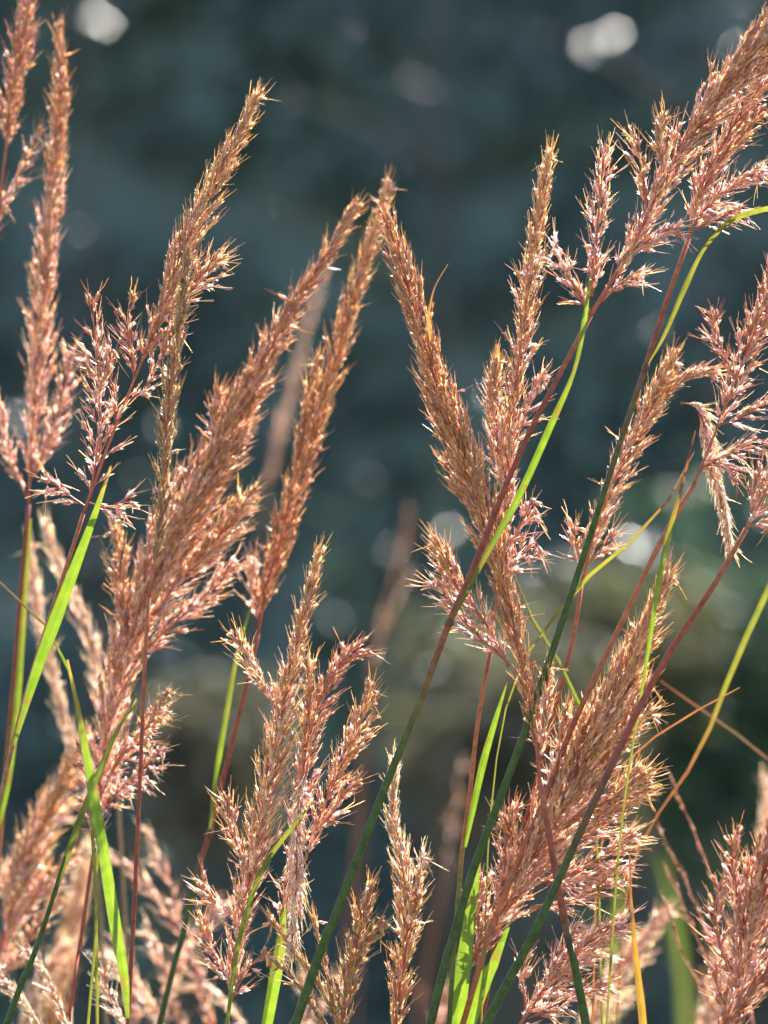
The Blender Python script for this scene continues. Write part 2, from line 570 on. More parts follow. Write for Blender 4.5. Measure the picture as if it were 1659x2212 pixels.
CAP = 300
def panicle(root, spec, rd):
    O = Vector(root.location)
    d0 = spec['d']
    mb = MB()
    items = []                                  # (pos, dir, roll, scale, variant, tint)
    rc_hi, rc_lo = (0.36, 0.15, 0.06), (0.34, 0.10, 0.06)
    for ai, ax in enumerate(spec['ax']):
        pts, hw = ax[0], ax[1]
        opt = dict(spec); opt.update(ax[2] if len(ax) > 2 else {})
        loose = opt.get('loose', 0.2); dens = opt.get('dens', 1.0)
        tone = opt.get('tone', ('gold', 'gold'))
        dd = opt.get('dd', (0, 0))
        px = [at(p[0], p[1], d0 + np.interp(i / (len(pts) - 1), [0, 1], dd)) for i, p in enumerate(pts)]
        n = 60
        A = spline(px, n)
        hw = [max(q - 6, 0.6 * q) * opt.get('fat', 1.0) for q in hw]
        H = along(hw, px, n) * K
        seg = [0.0]
        for i in range(1, n):
            seg.append(seg[-1] + (A[i] - A[i - 1]).length)
        total = seg[-1]
        segn = np.array(seg)
        An = np.array([tuple(p) for p in A])
        def ap(s):
            s = min(max(s, 0), total)
            return Vector(tuple(np.interp(s, segn, An[:, j]) for j in range(3)))
        def hp(s):
            return float(np.interp(s, segn, H))
        r0 = opt.get('rr', 0.0010 if ai == 0 else 0.0006)
        tube(mb, [p - O for p in A[::3] + [A[-1]]], list(np.linspace(r0, 0.00025, 20)) + [0.0002],
             [tuple(np.array(rc_lo) * (1 - t) + np.array(rc_hi) * t) for t in np.linspace(0, 1, 21)], 5)
        s = opt.get('start', 0.0) * total
        phi = rd.uniform(0, 6.28)
        while s < total * 0.97:
            hs = hp(s)
            bl = min(max(2.0 * hs, 0.012), 0.045) * rd.uniform(0.75, 1.3)
            bl = min(bl, total - s + 0.004)
            phi += 2.4 + rd.uniform(-0.5, 0.5)
            T = (ap(s + 0.004) - ap(s - 0.004)).normalized()
            e1 = T.orthogonal().normalized(); e2 = T.cross(e1)
            rad = e1 * math.cos(phi) + e2 * math.sin(phi)
            lat = rd.uniform(0.25, 1.0) ** 0.75
            pw = rd.uniform(0.75, 1.15)
            sag = loose * rd.uniform(0.0, 0.5) * bl
            BP = []
            m = 7
            for k in range(m):
                u = k / (m - 1)
                BP.append(ap(s + u * bl * (0.95 - 0.25 * loose)) + rad * (hp(s + u * bl * 0.6) * lat * 0.86 * u ** pw) - Vector((0, 0, sag * u * u)))
            tube(mb, [p - O for p in BP], np.linspace(0.00038, 0.0002, m), [rc_lo] * m, 3, False)
            step = (0.0020 + 0.0022 * loose) / max(0.3, opt.get('pack', 1.0))
            ns = max(1, int(bl / step * 0.8))
            for k in range(ns):
                u = 0.2 + 0.8 * (k + rd.uniform(0.2, 0.8)) / ns if ns > 1 else 1.0
                i = min(int(u * (m - 1)), m - 2); f = u * (m - 1) - i
                p = BP[i].lerp(BP[i + 1], f)
                t = (BP[i + 1] - BP[i]).normalized()
                t = (t + T * 0.8 * (1 - loose)).normalized()
                q = Vector((rd.gauss(0, 1), rd.gauss(0, 1), rd.gauss(0, 1)))
                q = (q - t * q.dot(t)).normalized()
                ang = R(rd.uniform(2, 11 + 50 * loose)) if rd.random() > 0.018 else R(rd.uniform(40, 85))
                dr = (t * math.cos(ang) + (q * 0.75 + rad * 0.6).normalized() * math.sin(ang))
                dr.z -= opt.get('droop', 0.0) * rd.random()
                dr.normalize()
                tt = (s / total)
                pal = TINT[tone[1]] if rd.random() < tt * 1.1 - 0.05 else TINT[tone[0]]
                c = np.array(rd.choice(pal)) * rd.uniform(0.85, 1.15)
                lz = 1 if rd.random() < loose * 1.3 else 0
                items.append((p, dr, rd.uniform(0, 6.28), rd.uniform(0.6, 1.02) * (0.85 + 0.22 * min(loose, 0.6)) * opt.get('ss', 1.0), (lz, rd.randrange(NV)), c))
            s += (0.0020 / (dens * (1 + 0.6 * loose))) / max(0.95 if loose < 0.32 else 0.6, min(2.2, hs / 0.011)) ** 0.8 * rd.uniform(0.6, 1.4)
    pan = mb.obj('panicle', M_STEM, root)
    if spec.get('single', True):
        def inframe(p):
            s = FOCUS / p.y
            return abs(p.x * s) < 0.226 and abs((p.z - CAM_Z) * s) < 0.301
        order = sorted(range(len(items)), key=lambda i: (not inframe(items[i][0]), items[i][0].y))
        one, rest = set(order[:CAP]), order[CAP:]
        if len(rest) < 8:
            one |= set(rest); rest = []
    else:
        one, rest = set(), range(len(items))
    for i in one:
        p, dr, roll, s_, v, c = items[i]
        o = bpy.data.objects.new('spikelet', VAR[v][0])
        o.parent = pan
        o.matrix_basis = Matrix.LocRotScale(p - O, ray_rot(dr, roll), Vector((s_,) * 3))
        o.color = (*c, 1)
        C.objects.link(o)
    if rest:
        VV, FF, CC = [], [], []
        off = 0
        for i in rest:
            p, dr, roll, s_, v, c = items[i]
            _, vv, ff, cc = VAR[v]
            Rm = np.array(ray_rot(dr, roll).to_matrix()) * s_
            VV.append(vv @ Rm.T + np.array(p - O)); FF.append(ff + off); CC.append(cc * c)
            off += len(vv)
        o = link('spikelet_mass', np_mesh('spikelet_mass', np.concatenate(VV), np.concatenate(FF), np.concatenate(CC), M_SPIKE, True), pan)
        o['kind'] = 'stuff'
    return len(items)

def blade_mesh(mb, px, hw, cols, O, face=0.0, twist=0.0, fold=0.35, n=28):
    """a grass blade: V-folded ribbon with a midrib, hw half widths in layout units"""
    P = spline(px, n)
    W = along(hw, px, n) * K
    CC = along(cols, px, n)
    V, F, VC = [], [], []
    for i in range(n):
        t = (P[min(i + 1, n - 1)] - P[max(i - 1, 0)]).normalized()
        side = t.cross(Vector((0, -1, 0)))
        side = side.normalized() if side.length > 1e-6 else Vector((1, 0, 0))
        nor = side.cross(t).normalized()
        a = face + twist * i / (n - 1)
        s2 = side * math.cos(a) + nor * math.sin(a)
        n2 = nor * math.cos(a) - side * math.sin(a)
        for q, lift, g in ((-1, 0.6, 0.9), (-0.55, 0.30, 1.0), (-0.1, 0.0, 1.0), (0, -0.06, 0.8), (0.1, 0.0, 1.0), (0.55, 0.30, 1.0), (1, 0.6, 0.9)):
            V.append(P[i] + s2 * W[i] * q + n2 * W[i] * lift * fold - O)
            VC.append(tuple(CC[i] * g))
    m = 7
    for i in range(n - 1):
        for k in range(m - 1):
            F.append((i * m + k, i * m + k + 1, (i + 1) * m + k + 1, (i + 1) * m + k))
    mb.add(V, F, VC)

RED = (0.22, 0.056, 0.034); RUST = (0.33, 0.11, 0.05); DKG = (0.048, 0.072, 0.020); MIDG = (0.07, 0.10, 0.03)
LIME = (0.10, 0.175, 0.024); YEL = (0.125, 0.135, 0.03); TANC = (0.22, 0.14, 0.07); OLV = (0.10, 0.12, 0.03); GOLDL = (0.19, 0.12, 0.03)

def to_ground(pts, d, lean=0.55):
    """stem points (top to bottom) carried on below the frame to the soil"""
    px = [at(x, y, d) for x, y in pts]
    a, b = px[-2], px[-1]
    sl = (a.x - b.x) / max(0.02, a.z - b.z)
    sl = max(-0.6, min(0.6, sl))
    g = terrain(b.x, d) - 0.02
    h = b.z - g
    px.append(Vector((b.x - sl * h * 0.36, d + 0.01, b.z - h * 0.4)))
    px.append(Vector((b.x - sl * h * lean, d + 0.015, b.z - h * 0.75)))
    px.append(Vector((b.x - sl * h * (lean + 0.06), d + 0.015, g)))
    return px

count = 0
def stalk(spec):
    global count
    rd = random.Random(spec['seed'])
    d = spec['d']
    px = to_ground(spec['stem'], d)
    base = px[-1].copy()
    root = empty('grass_stalk', base)
    tag(root, spec['label'], 'grass stalk', 'seeding grass stalks' if spec.get('single', True) else 'blurred grass stalks in the back')
    mb = MB()
    n = 70
    P = spline(px, n)
    r0, r1 = spec.get('r', (3.2, 5.5))
    cols = interp(spec.get('col', [RED, RUST, DKG, DKG]), n)
    # colours run over the visible part, the buried rest keeps the last colour
    L = np.array([0] + [(P[i] - P[i - 1]).length for i in range(1, n)]).cumsum()
    vis = sum((px[i] - px[i - 1]).length for i in range(1, len(px) - 3))
    tt = np.clip(L / max(vis, 0.05), 0, 1)
    base_c = np.array(spec.get('col', [RED, RUST, DKG, DKG]), dtype=float)
    cols = [tuple(np.interp(t * (len(base_c) - 1), np.arange(len(base_c)), base_c[:, j]) for j in range(3)) for t in tt]
    rad = [(r0 + (r1 - r0) * t) * K * 1.1 for t in tt]
    tube(mb, [p - base for p in P], rad, cols, 8)
    mb.obj('stem', M_STEM, root)
    for nd in spec.get('nodes', []):
        b = MB()
        c0, c1 = at(*nd[0], d), at(*nd[1], d)
        Q = [c0.lerp(c1, u) - base for u in (0, 0.3, 0.6, 1)]
        r = nd[2] * K
        tube(b, Q, [r * 0.8, r * 1.15, r * 1.1, r * 0.8], [(0.10, 0.05, 0.03)] * 4, 8)
        b.obj('stem_node', M_STEM, root)
    if spec.get('ax'):
        k = panicle(root, spec, rd)
        count += k
    for lf in spec.get('leaves', []):
        b = MB()
        dl = d + lf.get('d', 0.0)
        blade_mesh(b, [at(x, y, dl) for x, y in lf['p']], lf['w'], lf['c'], base, lf.get('face', 0.3), lf.get('twist', 0.4), lf.get('fold', 0.35))
        b.obj('leaf_blade', M_LEAF, root)
    return root

S = []
def add(**k):
    k['seed'] = 50 + len(S)
    S.append(k)

# --- left side
add(label='red brown seed head cut by the top left corner', d=3.22, tone=('rust', 'red'), loose=0.2,
    ax=[([(-6, 480), (12, 330), (30, 180), (52, 60), (66, -60), (74, -150)], [14, 30, 36, 34, 30, 12], dict(start=0.25)),
        ([(-2, 470), (30, 400), (62, 340), (88, 285)], [4, 14, 20, 8], dict(loose=0.5, dens=0.5, tone=('pink', 'gold'))),
        ([(-30, 560), (-10, 480), (5, 430)], [10, 24, 8], dict(loose=0.5, dens=0.5))],
    stem=[(-6, 480), (-30, 800), (-60, 1200), (-80, 1700), (-90, 2212)], r=(3, 5))
add(label='tall upright seed head at far left, tip just below the top edge', d=3.24, tone=('pink', 'rust'), loose=0.15,
    ax=[([(62, 1090), (70, 920), (88, 720), (104, 520), (122, 320), (130, 170), (128, 55)], [16, 46, 46, 42, 34, 26, 8], dict(start=0.05)),
        ([(66, 1040), (110, 940), (138, 850), (150, 770)], [8, 26, 26, 10], dict(loose=0.4, tone=('pink', 'pink'))),
        ([(58, 1075), (30, 1010), (12, 940), (8, 890)], [5, 16, 16, 6], dict(loose=0.5, dens=0.7, tone=('pink', 'pink')))],
    stem=[(62, 1090), (45, 1280), (22, 1560), (4, 1760), (-30, 2212)], r=(4.5, 6), col=[RED, RED, RUST, OLV],
    leaves=[dict(p=[(66, 1120), (50, 1330), (36, 1520), (16, 1690), (-8, 1800)], w=[3, 8, 10, 10, 6], c=[OLV, YEL, LIME, LIME, LIME], face=0.5, d=-0.006)])
add(label='seed head leaning right at upper left, dense above and open pink below', d=2.985, tone=('pink', 'gold'), loose=0.3,
    ax=[([(180, 1110), (235, 960), (290, 820), (345, 690), (400, 540), (450, 420), (505, 310), (552, 212)], [0, 0, 12, 52, 48, 38, 28, 8], dict(start=0.36, loose=0.2, tone=('red', 'gold'))),
        ([(195, 1075), (212, 960), (215, 850), (205, 740), (200, 640)], [30, 52, 46, 34, 10], dict(loose=0.75, dens=0.42, tone=('pink', 'red'), pack=0.8)),
        ([(186, 1095), (150, 1070), (120, 1048), (105, 1030)], [6, 16, 18, 8], dict(loose=0.9, dens=0.6, tone=('pink', 'pink'))),
        ([(190, 1085), (225, 1095), (262, 1085), (282, 1070)], [6, 18, 18, 8], dict(loose=0.9, dens=0.6, tone=('pink', 'pink'))),
        ([(250, 920), (245, 850), (232, 790), (240, 740)], [8, 22, 26, 12], dict(loose=0.8, dens=0.45, tone=('pink', 'red'))),
        ([(270, 870), (320, 830), (350, 760), (372, 690)], [6, 30, 34, 16], dict(loose=0.8, dens=0.5, tone=('pink', 'pink'))),
        ([(345, 690), (400, 640), (440, 590), (470, 550)], [8, 34, 38, 12], dict(loose=0.6, dens=0.75, tone=('pink', 'gold'))),
        ([(290, 820), (285, 760), (275, 690), (285, 640)], [6, 20, 20, 10], dict(loose=0.7, dens=0.5, tone=('red', 'gold')))],
    stem=[(180, 1110), (145, 1220), (105, 1340), (62, 1480), (20, 1640), (-60, 2000), (-90, 2212)], r=(4, 5.5), col=[RUST, RUST, TANC, RUST],
    leaves=[dict(p=[(240, 1005), (205, 1110), (160, 1230), (115, 1350), (72, 1470), (30, 1610)], w=[2, 7, 12, 15, 11, 4], c=[TANC, LIME, LIME, LIME, LIME, OLV], face=0.25, twist=0.3, fold=0.2, d=-0.01)])
add(label='narrow dark brown seed head in front of the broad leaning one at left', d=2.96, tone=('dark', 'dark'), loose=0.12,  # shade on this head is put into its dark tint
    ax=[([(322, 1290), (345, 1140), (352, 1040), (362, 900), (380, 760), (392, 660), (405, 560)], [8, 22, 30, 32, 26, 18, 6], dict(start=0.08))],
    stem=[(322, 1290), (312, 1450), (306, 1600), (297, 1800), (288, 2000), (276, 2212)], r=(3.6, 4.6), col=[RUST, RED, RED, RED],
    leaves=[dict(p=[(146, 1425), (170, 1540), (198, 1690), (222, 1830), (246, 1980), (268, 2110), (276, 2200)], w=[2, 6, 10, 12, 13, 10, 4], c=[TANC, OLV, LIME, LIME, LIME, LIME, OLV], face=-0.3, twist=0.4, fold=0.25, d=-0.02)])
add(label='largest seed head leaning right from lower left, broad and feathery at its base', d=3.15, tone=('pink', 'rust'), loose=0.25, rr=0.0014,
    ax=[([(208, 1800), (225, 1640), (250, 1480), (300, 1320), (360, 1190), (425, 1060), (495, 930), (560, 800), (630, 670), (705, 550), (772, 438)],
         [20, 52, 62, 88, 92, 84, 60, 42, 30, 24, 8], dict(start=0.02, dens=1.15)),
        ([(330, 1330), (400, 1240), (480, 1150), (545, 1060)], [12, 46, 44, 14], dict(loose=0.4, tone=('pink', 'gold'))),
        ([(290, 1430), (360, 1360), (440, 1290), (505, 1215)], [10, 38, 34, 10], dict(loose=0.5, tone=('pink', 'pink'), dens=0.8)),
        ([(280, 1380), (262, 1280), (258, 1200), (250, 1150)], [10, 34, 30, 10], dict(loose=0.35, tone=('red', 'gold'))),
        ([(215, 1720), (270, 1620), (325, 1560), (368, 1490)], [8, 34, 34, 10], dict(loose=0.7, tone=('pink', 'gold'), dens=0.7, dd=(0, -0.08))),
        ([(212, 1760), (262, 1700), (310, 1660), (350, 1610)], [8, 30, 30, 10], dict(loose=0.8, tone=('pink', 'pink'), dens=0.6, dd=(0, -0.08))),
        ([(205, 1840), (200, 1760), (190, 1680), (175, 1600)], [14, 34, 30, 10], dict(loose=0.8, tone=('pink', 'red'), dens=0.5, dd=(-0.04, -0.06))),
        ([(500, 1010), (470, 940), (462, 900), (470, 850)], [8, 24, 22, 8], dict(loose=0.3))],
    stem=[(208, 1800), (190, 1920), (170, 2060), (148, 2212)], r=(3.5, 4.5), col=[RED, RED, RED])
add(label='slender seed head with a pointed pale tip, left of the centre gap', d=3.19, tone=('rust', 'gold'), loose=0.15,
    ax=[([(558, 1370), (575, 1270), (605, 1170), (632, 1060), (662, 970), (700, 860), (732, 760), (762, 650), (792, 550), (820, 460), (834, 405)],
         [10, 40, 42, 42, 46, 42, 40, 34, 28, 20, 6], dict(start=0.03, dens=0.95)),
        ([(640, 1010), (655, 930), (672, 850), (685, 790)], [8, 26, 26, 8], {}),
        ([(560, 1350), (548, 1280), (545, 1220)], [6, 18, 8], dict(loose=0.4, tone=('pink', 'pink')))],
    stem=[(558, 1370), (530, 1490), (492, 1640), (452, 1800), (420, 1910), (390, 2040), (345, 2212)], r=(4, 6.5), col=[RED, RED, RED, RED, DKG, DKG, DKG],
    nodes=[((456, 1790), (448, 1815), 6.5)],
    leaves=[dict(p=[(545, 1300), (515, 1400), (492, 1520), (470, 1650), (452, 1790)], w=[2, 5, 8, 9, 5], c=[LIME, OLV, OLV, LIME, OLV], face=0.5, d=-0.01)])

# --- centre and right
add(label='long seed head leaning left across the middle, brown core and pale fringe', d=2.99, tone=('rust', 'rust'), loose=0.12, rr=0.0012,
    ax=[([(1166, 1680), (1150, 1540), (1120, 1400), (1090, 1270), (1058, 1150), (1020, 1040), (978, 930), (940, 820), (908, 710), (880, 610), (852, 520), (832, 455)],
         [8, 26, 36, 42, 60, 66, 56, 46, 42, 38, 30, 10], dict(start=0.04, dens=1.1, tone=('rust', 'rust'))),
        ([(1100, 1440), (1045, 1340), (990, 1270), (945, 1170)], [6, 38, 44, 14], dict(loose=0.35, tone=('pink', 'gold'))),
        ([(1085, 1420), (1030, 1370), (985, 1320), (945, 1260)], [6, 20, 22, 8], dict(loose=0.6, dens=0.6, tone=('pink', 'pink'))),
        ([(1160, 1650), (1175, 1570), (1180, 1500), (1185, 1440)], [5, 18, 18, 6], dict(loose=0.35, tone=('pink', 'gold')))],
    stem=[(1166, 1680), (1182, 1780), (1205, 1910), (1230, 2040), (1266, 2212)], r=(5.5, 9), col=[RUST, RED, RED, DKG, DKG],
    leaves=[dict(p=[(930, 735), (926, 690), (938, 625), (968, 570)], w=[2, 2.4, 2, 1], c=[GOLDL, GOLDL, (0.12, 0.06, 0.035), (0.14, 0.10, 0.06)], face=0.4, d=-0.02)])
add(label='upright seed head right of centre with a short side head beside it', d=3.02, tone=('pink', 'gold'), loose=0.2,
    ax=[([(1062, 1400), (1075, 1280), (1090, 1150), (1098, 1020), (1106, 900), (1120, 790), (1134, 680), (1148, 570), (1168, 440), (1186, 342)],
         [6, 14, 20, 24, 30, 36, 36, 32, 24, 8], dict(start=0.12)),
        ([(1092, 1080), (1078, 990), (1068, 900), (1068, 830), (1072, 785)], [8, 30, 32, 24, 8], dict(tone=('pink', 'gold'))),
        ([(1108, 960), (1135, 900), (1155, 850), (1172, 810)], [6, 22, 20, 6], dict(loose=0.7, dens=0.6, tone=('pink', 'pink'))),
        ([(1090, 1190), (1115, 1150), (1135, 1115), (1150, 1080)], [6, 22, 22, 8], dict(loose=0.9, dens=0.7, tone=('pink', 'pink'))),
        ([(1080, 1260), (1105, 1220), (1130, 1195), (1158, 1170)], [6, 20, 20, 8], dict(loose=0.9, dens=0.7, tone=('pink', 'pink')))],
    stem=[(1062, 1400), (1045, 1480), (1028, 1590), (1012, 1740), (998, 1840), (985, 2000), (970, 2212)], r=(4, 5), col=[RED, RUST, RUST, RUST, OLV, OLV, DKG],
    leaves=[dict(p=[(1095, 1475), (1068, 1560), (1042, 1650), (1020, 1750), (1004, 1830)], w=[1.5, 7, 10, 9, 5], c=[OLV, LIME, LIME, LIME, LIME], face=0.4, d=-0.015)])
add(label='longest dark green stem crossing the middle, its red brown plume in the top right corner', d=2.97, tone=('pink', 'rust'), loose=0.28, rr=0.0014,
    ax=[([(1276, 682), (1325, 600), (1372, 520), (1410, 440), (1455, 350), (1510, 270), (1570, 185), (1640, 90), (1720, -10)],
         [0, 10, 34, 44, 56, 62, 62, 58, 40], dict(start=0.10, tone=('pink', 'rust'), loose=0.2, dens=1.1)),
        ([(1278, 640), (1285, 560), (1292, 470), (1300, 390), (1306, 320)], [8, 30, 36, 28, 10], dict(loose=0.5, dens=0.65, tone=('pink', 'pink'))),
        ([(1274, 676), (1245, 625), (1215, 570), (1198, 530)], [6, 24, 26, 10], dict(loose=0.7, dens=0.7, tone=('pink', 'pink'))),
        ([(1345, 560), (1380, 530), (1415, 512), (1460, 490)], [5, 18, 18, 6], dict(loose=0.6, dens=0.8, tone=('pink', 'pink'))),
        ([(1300, 650), (1325, 625), (1350, 605), (1385, 585)], [3, 12, 12, 5], dict(loose=0.8, dens=0.6, tone=('pink', 'pink'))),
        ([(1400, 460), (1392, 410), (1385, 350), (1370, 300)], [6, 22, 22, 8], dict(loose=0.5, dens=0.7, tone=('pink', 'gold'))),
        ([(1440, 380), (1425, 320), (1432, 260)], [6, 18, 6], dict(loose=0.4, tone=('gold', 'gold')))],
    stem=[(1276, 682), (1218, 792), (1150, 920), (1080, 1080), (1020, 1235), (968, 1350), (905, 1520), (832, 1700), (728, 1970), (638, 2212)], r=(4.5, 9.5),
    col=[RUST, RED, RED, RED, RED, (0.10, 0.09, 0.03), DKG, DKG, DKG, DKG], nodes=[((976, 1335), (966, 1356), 8.5)],
    leaves=[dict(p=[(1274, 600), (1262, 690), (1240, 800), (1190, 915), (1120, 1070), (1056, 1185), (978, 1335)], w=[2, 7, 5, 10, 11, 10, 6], c=[LIME, LIME, OLV, LIME, LIME, MIDG, MIDG], face=0.5, twist=0.5, d=-0.012)])
add(label='second dark stem at right carrying a plume under the top right corner', d=2.99, tone=('pink', 'red'), loose=0.3,
    ax=[([(1488, 515), (1502, 440), (1530, 370), (1568, 300), (1612, 220), (1670, 120), (1720, 40)], [8, 24, 34, 40, 40, 36, 24], dict(start=0.02, loose=0.3, tone=('pink', 'red'))),
        ([(1492, 490), (1535, 440), (1580, 405), (1640, 365)], [5, 28, 30, 10], dict(loose=0.6, tone=('pink', 'pink'), dens=0.8)),
        ([(1492, 500), (1530, 480), (1565, 465), (1600, 452)], [4, 16, 16, 5], dict(loose=0.7, tone=('pink', 'pink'), dens=0.8)),
        ([(1510, 430), (1560, 340), (1600, 300), (1640, 240)], [5, 24, 22, 8], dict(loose=0.5, tone=('red', 'gold')))],
    stem=[(1488, 515), (1440, 650), (1392, 800), (1330, 985), (1272, 1165), (1220, 1325), (1150, 1535), (1082, 1720), (1022, 1880), (972, 2050), (930, 2212)], r=(4.5, 9),
    col=[RUST, RED, (0.10, 0.07, 0.03), DKG, DKG, DKG, DKG, DKG, DKG, DKG], nodes=[((1398, 785), (1390, 806), 7)],
    leaves=[dict(p=[(1760, 430), (1665, 448), (1580, 475), (1522, 535), (1478, 620), (1435, 720), (1400, 785)], w=[4, 6, 8, 5, 11, 10, 5], c=[OLV, OLV, OLV, YEL, OLV, YEL, YEL], face=0.4, twist=0.8, d=-0.01)])
add(label='open pink seed head at the right edge on a rust red stem', d=3.03, tone=('pink', 'red'), loose=0.5,
    ax=[([(1500, 1045), (1535, 960), (1570, 870), (1605, 780), (1640, 690), (1680, 600), (1720, 520)], [0, 14, 34, 48, 50, 40, 14], dict(start=0.2, dens=0.7)),
        ([(1515, 1010), (1560, 985), (1610, 960), (1670, 945)], [4, 22, 26, 20], dict(loose=0.8, dens=0.6, tone=('pink', 'pink'))),
        ([(1550, 920), (1600, 900), (1650, 870), (1700, 830)], [5, 28, 30, 20], dict(loose=0.8, dens=0.55, tone=('pink', 'pink'))),
        ([(1590, 820), (1565, 770), (1548, 720), (1542, 680)], [5, 20, 22, 8], dict(loose=0.6, dens=0.7, tone=('red', 'red'))),
        ([(1505, 1030), (1525, 1000), (1560, 1005), (1590, 1015)], [3, 14, 14, 5], dict(loose=0.8, dens=0.7))],
    stem=[(1500, 1045), (1430, 1165), (1362, 1305), (1292, 1450), (1232, 1580), (1170, 1740), (1080, 1960), (1000, 2212)], r=(5, 6), col=[RUST, RUST, RED, RUST, RUST])
add(label='seed head at right with a drooping pale side head, behind the second dark stem', d=3.05, tone=('pink', 'gold'), loose=0.2,
    ax=[([(1256, 1265), (1275, 1180), (1305, 1090), (1345, 1000), (1385, 915), (1420, 840), (1452, 775)], [8, 26, 38, 40, 40, 34, 8], dict(start=0.08)),
        ([(1395, 900), (1430, 855), (1475, 815), (1530, 800)], [6, 22, 20, 8], dict(tone=('gold', 'pink'))),
        ([(1470, 870), (1505, 880), (1525, 930), (1540, 1010), (1560, 1090), (1576, 1170)], [8, 22, 26, 22, 18, 5], dict(tone=('pale', 'pale'), loose=0.12)),
        ([(1262, 1240), (1245, 1180), (1240, 1140)], [4, 14, 5], dict(loose=0.6, dens=0.6)),
        ([(1270, 1220), (1295, 1190), (1325, 1150)], [4, 16, 5], dict(loose=0.7, dens=0.6))],
    stem=[(1256, 1265), (1240, 1370), (1212, 1480), (1190, 1570), (1140, 1760), (1090, 1950), (1040, 2212)], r=(4, 5), col=[RUST, RED, RED, RED])
add(label='dark red stem at right whose seed head is cut by the right edge', d=2.96, tone=('pink', 'red'), loose=0.5,
    ax=[([(1610, 1145), (1650, 1070), (1690, 990), (1740, 900)], [4, 26, 34, 20], dict(loose=0.7, dens=0.7)),
        ([(1612, 1140), (1640, 1130), (1670, 1125)], [3, 14, 12], dict(loose=0.8)),
        ([(1622, 1120), (1625, 1070), (1642, 1020)], [3, 12, 5], dict(loose=0.6))],
    stem=[(1612, 1142), (1540, 1268), (1452, 1400), (1388, 1515), (1328, 1640), (1252, 1800), (1180, 1960), (1105, 2110), (1050, 2212)], r=(5, 9),
    col=[RUST, RED, RED, RED, (0.09, 0.05, 0.03), DKG, DKG, DKG])
add(label='broad bushy seed head at lower right with a bright fringe on its right side', d=3.04, tone=('pink', 'gold'), loose=0.28, rr=0.0014,
    ax=[([(1010, 2090), (1070, 1990), (1130, 1890), (1190, 1780), (1245, 1670), (1300, 1560), (1352, 1450), (1400, 1340), (1445, 1238)],
         [16, 62, 84, 94, 88, 72, 50, 32, 8], dict(start=0.02, dens=1.1)),
        ([(1215, 1790), (1275, 1750), (1330, 1720), (1390, 1700)], [8, 34, 36, 10], dict(loose=0.45, dens=0.9, tone=('pink', 'gold'))),
        ([(1160, 1900), (1225, 1905), (1290, 1890), (1350, 1870)], [8, 30, 32, 10], dict(loose=0.5, dens=0.9, tone=('pink', 'pink'))),
        ([(1280, 1650), (1330, 1600), (1370, 1565), (1405, 1540)], [8, 30, 30, 8], dict(loose=0.4, dens=0.9, tone=('pink', 'gold'))),
        ([(1120, 1920), (1120, 1850), (1105, 1800), (1085, 1760)], [8, 28, 28, 8], dict(loose=0.45, dens=0.8, tone=('red', 'gold'))),
        ([(1200, 1860), (1270, 1790), (1330, 1730), (1385, 1660)], [12, 46, 48, 18], dict(loose=0.4, dens=1.0)),
        ([(1180, 1910), (1250, 1880), (1310, 1845), (1365, 1800)], [10, 36, 38, 12], dict(loose=0.5, dens=0.9, tone=('pink', 'pink'))),
        ([(1270, 1720), (1320, 1640), (1360, 1560), (1395, 1470)], [10, 40, 40, 14], dict(loose=0.35)),
        ([(1150, 1960), (1210, 1950), (1270, 1930), (1330, 1900)], [8, 26, 26, 8], dict(loose=0.6, dens=0.8, tone=('pink', 'pink'))),
        ([(1090, 1980), (1085, 1900), (1095, 1820), (1110, 1750)], [8, 28, 30, 10], dict(loose=0.5, dens=0.8, tone=('pink', 'red'))),
        ([(1030, 2080), (1035, 2010), (1030, 1950), (1045, 1900)], [6, 22, 22, 8], dict(loose=0.6, dens=0.7, tone=('pink', 'pink'))),
        ([(1230, 1690), (1215, 1610), (1222, 1540)], [6, 18, 6], dict(loose=0.3))],
    stem=[(1010, 2090), (995, 2150), (980, 2212)], r=(5, 6), col=[DKG, DKG])
add(label='open pink seed head low at right, bending right above the bottom edge', d=3.02, tone=('pink', 'pink'), loose=0.7,
    ax=[([(1115, 2225), (1160, 2160), (1215, 2090), (1280, 2030), (1345, 1985)], [14, 40, 52, 46, 12], dict(dens=0.8)),
        ([(1140, 2200), (1200, 2170), (1255, 2140), (1310, 2120)], [6, 28, 28, 8], dict(dens=0.8)),
        ([(1135, 2180), (1130, 2110), (1140, 2050)], [5, 24, 8], dict(dens=0.5)),
        ([(1180, 2130), (1210, 2060), (1245, 1995)], [5, 22, 6], dict(dens=0.6))],
    stem=[(1115, 2225), (1095, 2280), (1080, 2340)], r=(4, 5), col=[RUST, RED])
add(label='bushy pink brown seed head cut by the lower right corner', d=3.06, tone=('pink', 'red'), loose=0.5, rr=0.0016,
    ax=[([(1575, 2260), (1600, 2120), (1625, 1990), (1655, 1870), (1690, 1760)], [30, 70, 80, 66, 30], dict(dens=0.9)),
        ([(1610, 2010), (1590, 1930), (1582, 1860), (1590, 1800)], [8, 24, 24, 8], dict(loose=0.6, dens=0.7)),
        ([(1590, 2120), (1555, 2040), (1545, 1960), (1560, 1900)], [8, 26, 26, 8], dict(loose=0.6, dens=0.7)),
        ([(1580, 2200), (1550, 2130), (1545, 2080)], [8, 22, 8], dict(loose=0.7, dens=0.7))],
    stem=[(1575, 2260), (1560, 2330), (1550, 2400)], r=(5, 6), col=[RUST, RED])
